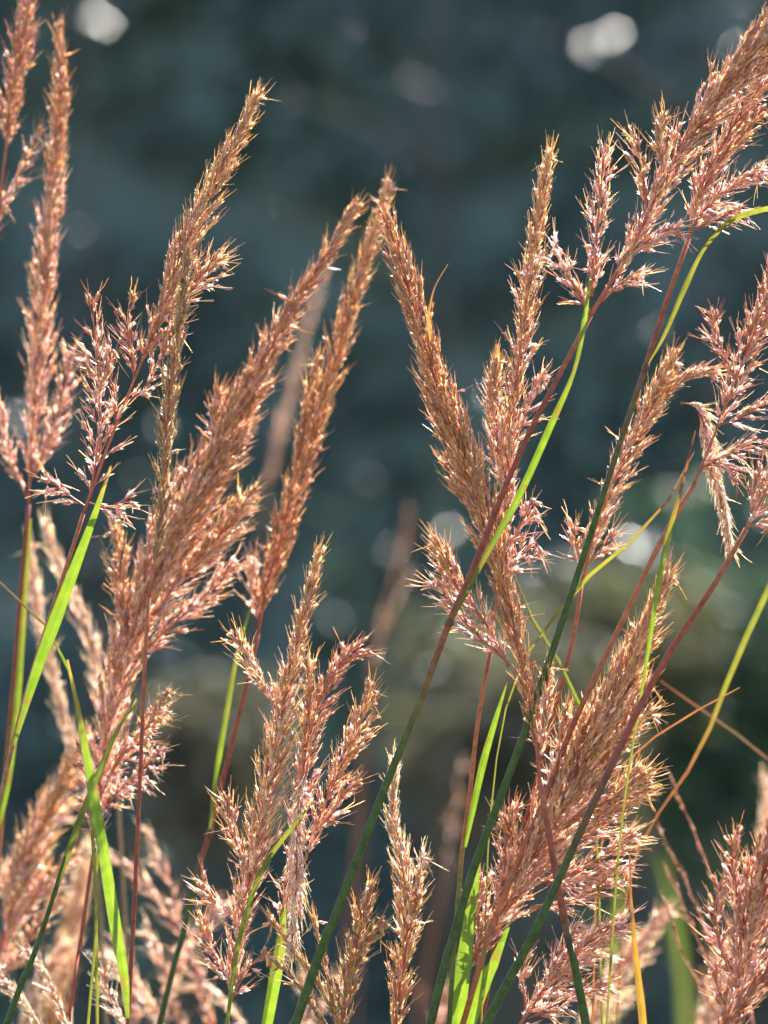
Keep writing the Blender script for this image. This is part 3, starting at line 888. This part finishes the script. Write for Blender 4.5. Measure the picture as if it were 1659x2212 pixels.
add(label='thick red brown seed head slanting out of the bottom right corner', d=2.93, tone=('crimson', 'crimson'), loose=0.1, rr=0.0018,
    ax=[([(1540, 2260), (1585, 2190), (1640, 2120), (1710, 2040), (1780, 1960)], [30, 34, 36, 36, 20], dict(dens=1.2))],
    stem=[(1540, 2260), (1515, 2310), (1495, 2370)], r=(5, 6), col=[RUST, RED])

# --- lower middle
add(label='upright seed head left of the long dark stem with a thin pointed tip', d=3.0, tone=('pink', 'gold'), loose=0.25,
    ax=[([(492, 2200), (505, 2080), (525, 1960), (552, 1840), (575, 1730), (594, 1620), (615, 1510), (640, 1400), (665, 1290), (686, 1198)],
         [10, 30, 40, 46, 46, 40, 38, 28, 18, 5], dict(start=0.03)),
        ([(600, 1540), (570, 1480), (545, 1435), (510, 1378)], [5, 22, 20, 8], dict(loose=0.5, dens=0.8)),
        ([(520, 2010), (480, 1960), (455, 1935), (440, 1900)], [5, 22, 22, 6], dict(loose=0.6, dens=0.7, tone=('pink', 'red'))),
        ([(500, 2130), (465, 2070), (445, 2030), (435, 1985)], [5, 22, 22, 6], dict(loose=0.6, dens=0.7)),
        ([(545, 1900), (515, 1830), (500, 1790), (490, 1730)], [5, 24, 24, 6], dict(loose=0.5, dens=0.7)),
        ([(500, 2160), (530, 2100), (548, 2080), (575, 2050)], [5, 16, 16, 4], dict(loose=0.7, dens=0.5))],
    stem=[(492, 2200), (485, 2290), (480, 2360)], r=(4, 5), col=[RUST, OLV],
    leaves=[dict(p=[(672, 1738), (620, 1800), (570, 1870), (535, 1960), (508, 2070), (488, 2230)], w=[1.5, 6, 7, 7, 8, 6], c=[OLV, OLV, OLV, LIME, OLV, LIME], face=0.6, d=-0.03)])
add(label='branched pinkish seed head beside the pointed one in the lower middle', d=3.03, tone=('pink', 'gold'), loose=0.4,
    ax=[([(600, 2060), (622, 1940), (640, 1820), (652, 1700), (668, 1590), (700, 1500), (738, 1430), (780, 1392)], [8, 26, 34, 34, 32, 34, 34, 10], dict(start=0.05, tone=('pink', 'red'))),
        ([(660, 1860), (700, 1740), (745, 1640), (778, 1560), (800, 1490)], [10, 34, 36, 26, 6], dict(loose=0.4, tone=('pink', 'gold'))),
        ([(655, 1640), (660, 1570), (670, 1500), (668, 1440)], [6, 20, 20, 6], dict(tone=('gold', 'gold'))),
        ([(665, 1660), (648, 1720), (640, 1810), (640, 1920), (628, 2050)], [6, 24, 28, 28, 10], dict(tone=('pale', 'pale'), loose=0.2, dens=0.9, dd=(-0.02, -0.03))),
        ([(680, 1800), (715, 1760), (740, 1720), (770, 1680)], [5, 18, 18, 5], dict(loose=0.6, dens=0.7))],
    stem=[(600, 2060), (590, 2120), (575, 2212)], r=(4, 5), col=[OLV, OLV],
    leaves=[dict(p=[(612, 1960), (606, 2030), (592, 2110), (570, 2230)], w=[5, 12, 15, 14], c=[LIME, OLV, LIME, LIME], face=0.2, fold=0.8, d=-0.02)])
add(label='straw coloured thin seed head low in the middle, right of the long dark stem', d=3.02, tone=('gold', 'pale'), loose=0.2,
    ax=[([(850, 2240), (866, 2120), (880, 2010), (876, 1920), (862, 1840), (848, 1760), (853, 1660)], [26, 36, 38, 34, 24, 18, 6], dict(start=0.0, dens=0.9)),
        ([(884, 2010), (900, 1950), (905, 1900), (912, 1850)], [4, 14, 12, 3], dict(loose=0.4))],
    stem=[(850, 2240), (845, 2300), (840, 2380)], r=(4, 5), col=[RUST, OLV])
add(label='short golden brown seed head at the bottom edge beside the long dark stem', d=3.0, tone=('dark', 'gold'), loose=0.25,
    ax=[([(735, 2260), (748, 2140), (768, 2050), (785, 1980), (800, 1915)], [26, 36, 36, 28, 8], dict(dens=1.0)),
        ([(745, 2150), (775, 2060), (800, 2020), (825, 1990)], [4, 16, 14, 4], dict(loose=0.5, dens=0.6)),
        ([(740, 2230), (690, 2130), (640, 2060), (590, 1990)], [2, 5, 6, 3], dict(loose=0.1, dens=0.5)),
        ([(725, 2250), (680, 2180), (640, 2120), (605, 2085)], [2, 5, 6, 3], dict(loose=0.1, dens=0.5)),
        ([(735, 2240), (710, 2120), (690, 2030), (680, 1990)], [2, 5, 6, 3], dict(loose=0.1, dens=0.5))],
    stem=[(735, 2260), (730, 2320), (725, 2390)], r=(4, 5), col=[RUST, OLV])

# --- lower left
add(label='soft feathery seed head along the lower left edge', d=3.32, tone=('pink', 'gold'), loose=0.35, rr=0.0012,
    ax=[([(-40, 2180), (0, 2050), (30, 1950), (65, 1850), (105, 1750), (145, 1670), (182, 1590)], [34, 62, 66, 60, 46, 30, 8], dict(dens=0.9)),
        ([(30, 2000), (80, 1930), (120, 1880), (160, 1840)], [6, 28, 28, 8], dict(loose=0.6, dens=0.8)),
        ([(0, 2120), (50, 2050), (85, 1990), (120, 1950)], [6, 28, 28, 8], dict(loose=0.6, dens=0.8))],
    stem=[(-40, 2180), (-60, 2280), (-80, 2380)], r=(4, 5), col=[RUST, RED])
add(label='dark green stem with a folded leaf crossing the lower left corner', d=2.97,
    stem=[(140, 1850), (120, 1920), (92, 2010), (55, 2110), (10, 2225)], r=(3.5, 7), col=[MIDG, DKG, DKG, DKG],
    leaves=[dict(p=[(330, 1480), (262, 1560), (215, 1660), (170, 1770), (128, 1890), (88, 2020)], w=[1.5, 5, 9, 10, 10, 5], c=[OLV, DKG, MIDG, MIDG, OLV, DKG], face=0.7, twist=0.3, fold=0.6)])
add(label='pale spreading seed branches at the bottom left corner', d=3.12, tone=('pale', 'pale'), loose=0.4,
    ax=[([(120, 2290), (85, 2220), (45, 2160), (-10, 2100)], [10, 18, 20, 10], dict(dens=0.7)),
        ([(170, 2290), (135, 2190), (100, 2110), (60, 2060)], [8, 14, 14, 6], dict(dens=0.6)),
        ([(300, 2290), (265, 2200), (235, 2150), (225, 2090)], [8, 16, 16, 6], dict(dens=0.7, loose=0.6))],
    stem=[(120, 2290), (130, 2340), (135, 2400)], r=(3.5, 4), col=[RUST, RED])

# --- blurred ones standing farther back
B = dict(single=False)
add(label='blurred pale seed head with a hooked tip behind the left stems', d=3.42, tone=('pale', 'pale'), loose=0.1, **B,
    ax=[([(250, 1660), (225, 1540), (205, 1440), (175, 1330), (130, 1230), (100, 1135)], [14, 22, 28, 28, 24, 8], dict(dens=0.75))],
    stem=[(250, 1660), (265, 1900), (280, 2212)], r=(4, 5), col=[TANC, TANC])
add(label='blurred pale narrow seed head at far left behind the lime leaf', d=3.48, tone=('pale', 'pale'), loose=0.1, **B,
    ax=[([(185, 1700), (150, 1590), (120, 1480), (92, 1380), (78, 1290), (66, 1185)], [14, 24, 24, 22, 20, 8], dict(dens=0.75))],
    stem=[(185, 1700), (210, 1900), (230, 2212)], r=(4, 5), col=[TANC, TANC])
add(label='blurred golden seed head low at left behind the red stems', d=3.62, tone=('gold', 'pale'), loose=0.1, **B,
    ax=[([(100, 2260), (130, 2120), (155, 2000), (178, 1900), (190, 1830)], [40, 56, 46, 30, 8], dict(dens=1.0))],
    stem=[(100, 2260), (95, 2320), (90, 2400)], r=(4, 5), col=[TANC, TANC])
add(label='blurred pink arching seed branches low at left behind the lime leaf', d=3.5, tone=('pink', 'pale'), loose=0.5, **B,
    ax=[([(470, 2260), (430, 2120), (385, 2010), (330, 1930), (270, 1870), (200, 1830)], [16, 24, 28, 26, 22, 8], dict(dens=0.5)),
        ([(420, 2290), (380, 2180), (350, 2080), (320, 2000)], [8, 18, 22, 8], dict(dens=0.4, loose=0.8)),
        ([(390, 2290), (330, 2190), (290, 2120), (230, 2060)], [8, 22, 24, 8], dict(dens=0.5, loose=0.6)),
        ([(385, 2010), (370, 1920), (340, 1850), (325, 1800)], [8, 20, 20, 6], dict(dens=0.5))],
    stem=[(470, 2260), (490, 2320), (500, 2400)], r=(4, 5), col=[RUST, RUST])
add(label='blurred reddish seed head behind the gap between the left centre heads', d=4.9, tone=('pink', 'pale'), loose=0.1, **B,
    ax=[([(575, 1060), (600, 960), (628, 850), (655, 740), (680, 650), (698, 580)], [14, 22, 24, 22, 16, 8], dict(dens=0.4))],
    stem=[(575, 1060), (550, 1250), (530, 1500), (500, 2212)], r=(3, 3), col=[RUST, OLV, DKG])
add(label='blurred red seed head standing alone behind the middle gap', d=5.0, tone=('pink', 'pale'), loose=0.1, **B,
    ax=[([(800, 1460), (822, 1380), (850, 1310), (885, 1245)], [8, 16, 20, 8], dict(dens=0.22))],
    stem=[(800, 1460), (785, 1600), (770, 1800), (750, 2000), (735, 2212)], r=(3.5, 4), col=[OLV, RUST, RUST, RUST])
add(label='blurred dark red thin seed head leaning right behind the middle gap', d=5.4, tone=('red', 'red'), loose=0.1, **B,
    ax=[([(810, 1400), (828, 1320), (845, 1270), (870, 1190), (882, 1110)], [8, 12, 14, 12, 6], dict(dens=0.22))],
    stem=[(810, 1400), (795, 1560), (785, 1800), (770, 2212)], r=(2.5, 3), col=[RED, RUST, RUST])
add(label='blurred pink seed head low behind the middle right stems', d=4.8, tone=('pale', 'pink'), loose=0.2, **B,
    ax=[([(965, 1900), (975, 1800), (988, 1720), (995, 1640)], [8, 18, 18, 8], dict(dens=0.14))],
    stem=[(965, 1900), (940, 2000), (915, 2120), (900, 2212)], r=(3.5, 4), col=[RUST, RUST, RUST])
add(label='blurred pale pink bushy seed head low at right above the bottom edge', d=3.45, tone=('pale', 'pink'), loose=0.4, **B,
    ax=[([(1250, 2260), (1290, 2180), (1340, 2090), (1390, 2030), (1440, 1965)], [40, 52, 46, 34, 10], dict(dens=0.8))],
    stem=[(1250, 2260), (1240, 2320), (1230, 2400)], r=(4, 5), col=[RUST, RUST])
add(label='thin blurred rust seed branches fanning left of the lower right head', d=3.3, tone=('red', 'red'), loose=0.05, **B,
    ax=[([(1620, 2180), (1560, 1960), (1500, 1800), (1440, 1660)], [3, 6, 8, 4], dict(dens=0.16, ss=0.75)),
        ([(1600, 2220), (1540, 2050), (1480, 1900), (1425, 1795)], [3, 6, 8, 4], dict(dens=0.16, ss=0.75)),
        ([(1600, 2240), (1545, 2120), (1490, 1990), (1445, 1880)], [3, 6, 8, 4], dict(dens=0.16, ss=0.75)),
        ([(1590, 2260), (1530, 2160), (1470, 2050), (1440, 1950)], [3, 6, 8, 4], dict(dens=0.16, ss=0.75))],
    stem=[(1620, 2180), (1635, 2280), (1640, 2380)], r=(4, 5), col=[RUST, RUST])
add(label='blurred pale seed head touching the right edge above the corner head', d=3.6, tone=('pale', 'pale'), loose=0.2, **B,
    ax=[([(1665, 2000), (1660, 1900), (1655, 1800), (1652, 1690)], [30, 34, 28, 10], dict(dens=0.7))],
    stem=[(1665, 2000), (1670, 2100), (1680, 2212)], r=(4, 5), col=[RUST, RUST])

add(label='blurred pale seed head low at left, leaning right beside the lime leaf', d=3.55, tone=('pale', 'pink'), loose=0.5, **B,
    ax=[([(330, 2290), (350, 2180), (385, 2080), (440, 2000), (480, 1950)], [20, 34, 34, 24, 8], dict(dens=0.5)),
        ([(300, 2290), (290, 2180), (270, 2090), (255, 2020)], [8, 24, 26, 8], dict(dens=0.45, loose=0.7))],
    stem=[(330, 2290), (325, 2340), (320, 2400)], r=(4, 5), col=[RUST, RUST])
add(label='blurred pale fan of seed branches at the bottom, left of the long dark stem', d=3.5, tone=('pale', 'pale'), loose=0.4, **B,
    ax=[([(560, 2300), (520, 2210), (470, 2150), (400, 2130)], [10, 18, 18, 8], dict(dens=0.5)),
        ([(600, 2300), (640, 2230), (690, 2180), (720, 2120)], [10, 22, 22, 8], dict(dens=0.5)),
        ([(640, 2300), (660, 2200), (655, 2120)], [8, 18, 6], dict(dens=0.5))],
    stem=[(600, 2300), (600, 2350), (600, 2400)], r=(4, 5), col=[RUST, RUST])
add(label='blurred pale seed head at the far left edge below the red stem', d=3.45, tone=('pale', 'pink'), loose=0.3, **B,
    ax=[([(-30, 1960), (20, 1880), (80, 1810), (150, 1750), (215, 1700)], [20, 34, 34, 26, 8], dict(dens=0.6))],
    stem=[(-30, 1960), (-50, 2080), (-70, 2212)], r=(4, 5), col=[RUST, RUST])
add(label='blurred pink seed head at the bottom between the two dark stems', d=3.7, tone=('pink', 'pale'), loose=0.3, **B,
    ax=[([(930, 2300), (945, 2210), (965, 2140), (990, 2090)], [16, 28, 24, 8], dict(dens=0.5))],
    stem=[(930, 2300), (925, 2350), (920, 2400)], r=(4, 5), col=[RUST, RUST])

add(label='blurred straw coloured fluffy head low at left behind the dark green stem', d=3.55, tone=('pale', 'pale'), loose=0.3, **B,
    ax=[([(20, 2300), (60, 2200), (95, 2110), (140, 2040)], [30, 44, 40, 12], dict(dens=0.6))],
    stem=[(20, 2300), (10, 2350), (0, 2400)], r=(4, 5), col=[TANC, TANC])
add(label='blurred straw coloured fluffy head at the bottom, left of the yellow blade', d=3.6, tone=('pale', 'pale'), loose=0.35, **B,
    ax=[([(1180, 2320), (1230, 2250), (1290, 2190), (1350, 2150)], [34, 44, 40, 14], dict(dens=0.6))],
    stem=[(1180, 2320), (1170, 2360), (1160, 2410)], r=(4, 5), col=[TANC, TANC])
add(label='blurred straw coloured fluffy head left of the bottom right corner', d=3.6, tone=('pale', 'pink'), loose=0.4, **B,
    ax=[([(1500, 2320), (1525, 2220), (1550, 2120), (1565, 2040)], [30, 44, 40, 14], dict(dens=0.6))],
    stem=[(1500, 2320), (1495, 2360), (1490, 2410)], r=(4, 5), col=[TANC, TANC])

for s_ in S:
    stalk(s_)

# ------------------------------------------------------------------ leaves and stems that stand by themselves
def blade(label, d, pts, wd, cols, **k):
    px = to_ground(pts, d)
    base = px[-1].copy()
    mb = MB()
    w2 = list(wd) + [wd[-1]] * 3 if len(wd) == len(pts) else wd
    c2 = [(0.36 * c[0], 0.45 * c[1], 0.8 * c[2]) if c in (RUST, RED, TANC) else c for c in list(cols) + [cols[-1]] * 3]
    blade_mesh(mb, px, w2, c2, base, k.get('face', 0.3), k.get('twist', 0.4), k.get('fold', 0.35), 44)
    o = empty('grass_shoot', base)
    tag(o, label, 'grass shoot', 'single grass shoots')
    mb.obj('leaf_blade', M_LEAF, o)

blade('bright lime blade upright behind the two dark stems at bottom', 3.03, [(1038, 1825), (1022, 1920), (1006, 2050), (985, 2212)], [2, 12, 16, 18], [OLV, LIME, LIME, LIME], face=0.2)
blade('broad lime blade leaning right behind the two dark stems at bottom', 3.04, [(1098, 2000), (1075, 2060), (1045, 2130), (1005, 2230)], [4, 10, 14, 16], [LIME, LIME, LIME, LIME], face=0.2)
blade('thin olive blade slanting down right behind the middle crossing stems', 3.04, [(1108, 1235), (1160, 1360), (1212, 1440), (1250, 1520), (1275, 1640), (1290, 1850), (1300, 2212)], [2, 6, 7, 6, 4, 4, 4], [TANC, YEL, OLV, LIME, OLV, OLV, OLV], face=0.6)
blade('thin yellow green blade rising past the right hand red stem', 2.98, [(1502, 930), (1475, 1040), (1445, 1150), (1420, 1270), (1398, 1420), (1378, 1540), (1340, 1800), (1310, 2212)], [1.5, 4, 7, 6, 4.5, 3, 3, 3], [RED, RUST, YEL, LIME, LIME, OLV, OLV, OLV], face=0.4)
blade('thin tan and green blade lying diagonally across the right hand stems', 3.0, [(1500, 975), (1440, 1085), (1352, 1180), (1265, 1250), (1200, 1330), (1150, 1392), (1100, 1500), (1060, 1750), (1040, 2212)], [1.2, 3, 4, 5, 4, 3, 2, 2, 2], [TANC, RUST, YEL, YEL, OLV, TANC, OLV, OLV, OLV], face=0.4)
blade('soft yellow green blade curving in from the right edge', 3.2, [(1700, 1180), (1660, 1270), (1605, 1390), (1555, 1510), (1508, 1630), (1420, 1760), (1360, 1900), (1330, 2212)], [8, 8, 8, 7, 5, 3, 2.5, 2.5], [OLV, OLV, OLV, YEL, RUST, RUST, RUST, RUST], face=0.5)
blade('thin rust blade slanting up right beside the bushy lower right head', 3.06, [(1598, 1485), (1530, 1520), (1450, 1570), (1390, 1610), (1330, 1680), (1290, 1900), (1280, 2212)], [1.2, 2.5, 2.5, 2.5, 2.5, 3, 3], [RUST] * 7, face=0.3)
blade('blurred rust blade slanting down to the right edge', 3.3, [(1425, 1470), (1510, 1530), (1590, 1585), (1660, 1640), (1720, 1750), (1760, 2212)], [1.2, 3, 3, 3, 4, 4], [RUST, RUST, TANC, RUST, RUST, RUST], face=0.3)
blade('yellow spotted dying blade upright at the bottom right', 2.99, [(1360, 1840), (1362, 1930), (1370, 2040), (1380, 2130), (1390, 2230)], [1.2, 3, 6, 8, 9], [RUST, RUST, GOLDL, GOLDL, GOLDL], face=0.2)
blade('thin brown blade crossing down from the far left edge', 3.02, [(-60, 1200), (0, 1258), (60, 1318), (115, 1372), (155, 1470), (185, 1640), (205, 1900), (210, 2212)], [2, 3, 3, 3, 4, 4, 4, 4], [TANC, TANC, RUST, OLV, LIME, OLV, OLV, OLV], face=0.4)
blade('broad blurred green blade low at right in the back', 6.0, [(1425, 1840), (1445, 1930), (1462, 2030), (1475, 2130), (1480, 2230)], [6, 16, 22, 22, 22], [DKG, MIDG, MIDG, MIDG, MIDG], face=0.2)
blade('second blurred green blade low at right, nearer the bushy head', 4.9, [(1352, 1880), (1335, 1960), (1325, 2050), (1318, 2212)], [5, 14, 16, 16], [DKG, MIDG, MIDG, MIDG], face=0.2)
blade('thin olive blade upright low at left, beside the broad lime leaf', 3.0, [(215, 1780), (208, 1900), (205, 2050), (190, 2212)], [1.2, 3, 3, 3.5], [OLV, OLV, OLV, OLV], face=0.4)

# ------------------------------------------------------------------ low grass on the soil, below the picture
def grass_cover():
    n = 5200
    x = rng.uniform(-3.2, 3.2, n); y = rng.uniform(2.2, 9.0, n)
    h = rng.uniform(0.25, 0.6, n) * np.clip(1.25 - y * 0.08, 0.3, 1)
    z = np.array([terrain(a, b) for a, b in zip(x, y)])
    a = rng.uniform(0, 6.28, n); ln = rng.uniform(0.1, 0.45, n) * h
    wd = rng.uniform(0.002, 0.004, n)
    b = np.stack([x, y, z - 0.01], 1)
    dirv = np.stack([np.cos(a), np.sin(a), np.zeros(n)], 1)
    sv = np.stack([-np.sin(a), np.cos(a), np.zeros(n)], 1) * wd[:, None]
    m1 = b + dirv * (ln * 0.35)[:, None] + np.array([0, 0, 1]) * (h * 0.6)[:, None]
    t = b + dirv * ln[:, None] + np.array([0, 0, 1]) * h[:, None]
    V = np.stack([b - sv, b + sv, m1 - sv * 0.8, m1 + sv * 0.8, t], 1).reshape(-1, 3)
    i = np.arange(n)[:, None] * 5
    F = np.concatenate([i + np.array([[0, 1, 3]]), i + np.array([[0, 3, 2]]), i + np.array([[2, 3, 4]])], 0)
    base = np.array([[0.08, 0.13, 0.03], [0.14, 0.14, 0.05], [0.20, 0.14, 0.07]])[rng.integers(0, 3, n)]
    o = link('grass_cover', np_mesh('grass_cover', V, F, np.repeat(base, 5, 0), M_LEAF))
    tag(o, 'low grass growing over the soil', 'grass', kind='stuff')
grass_cover()
print('spikelets', count, 'objects', len(bpy.data.objects))
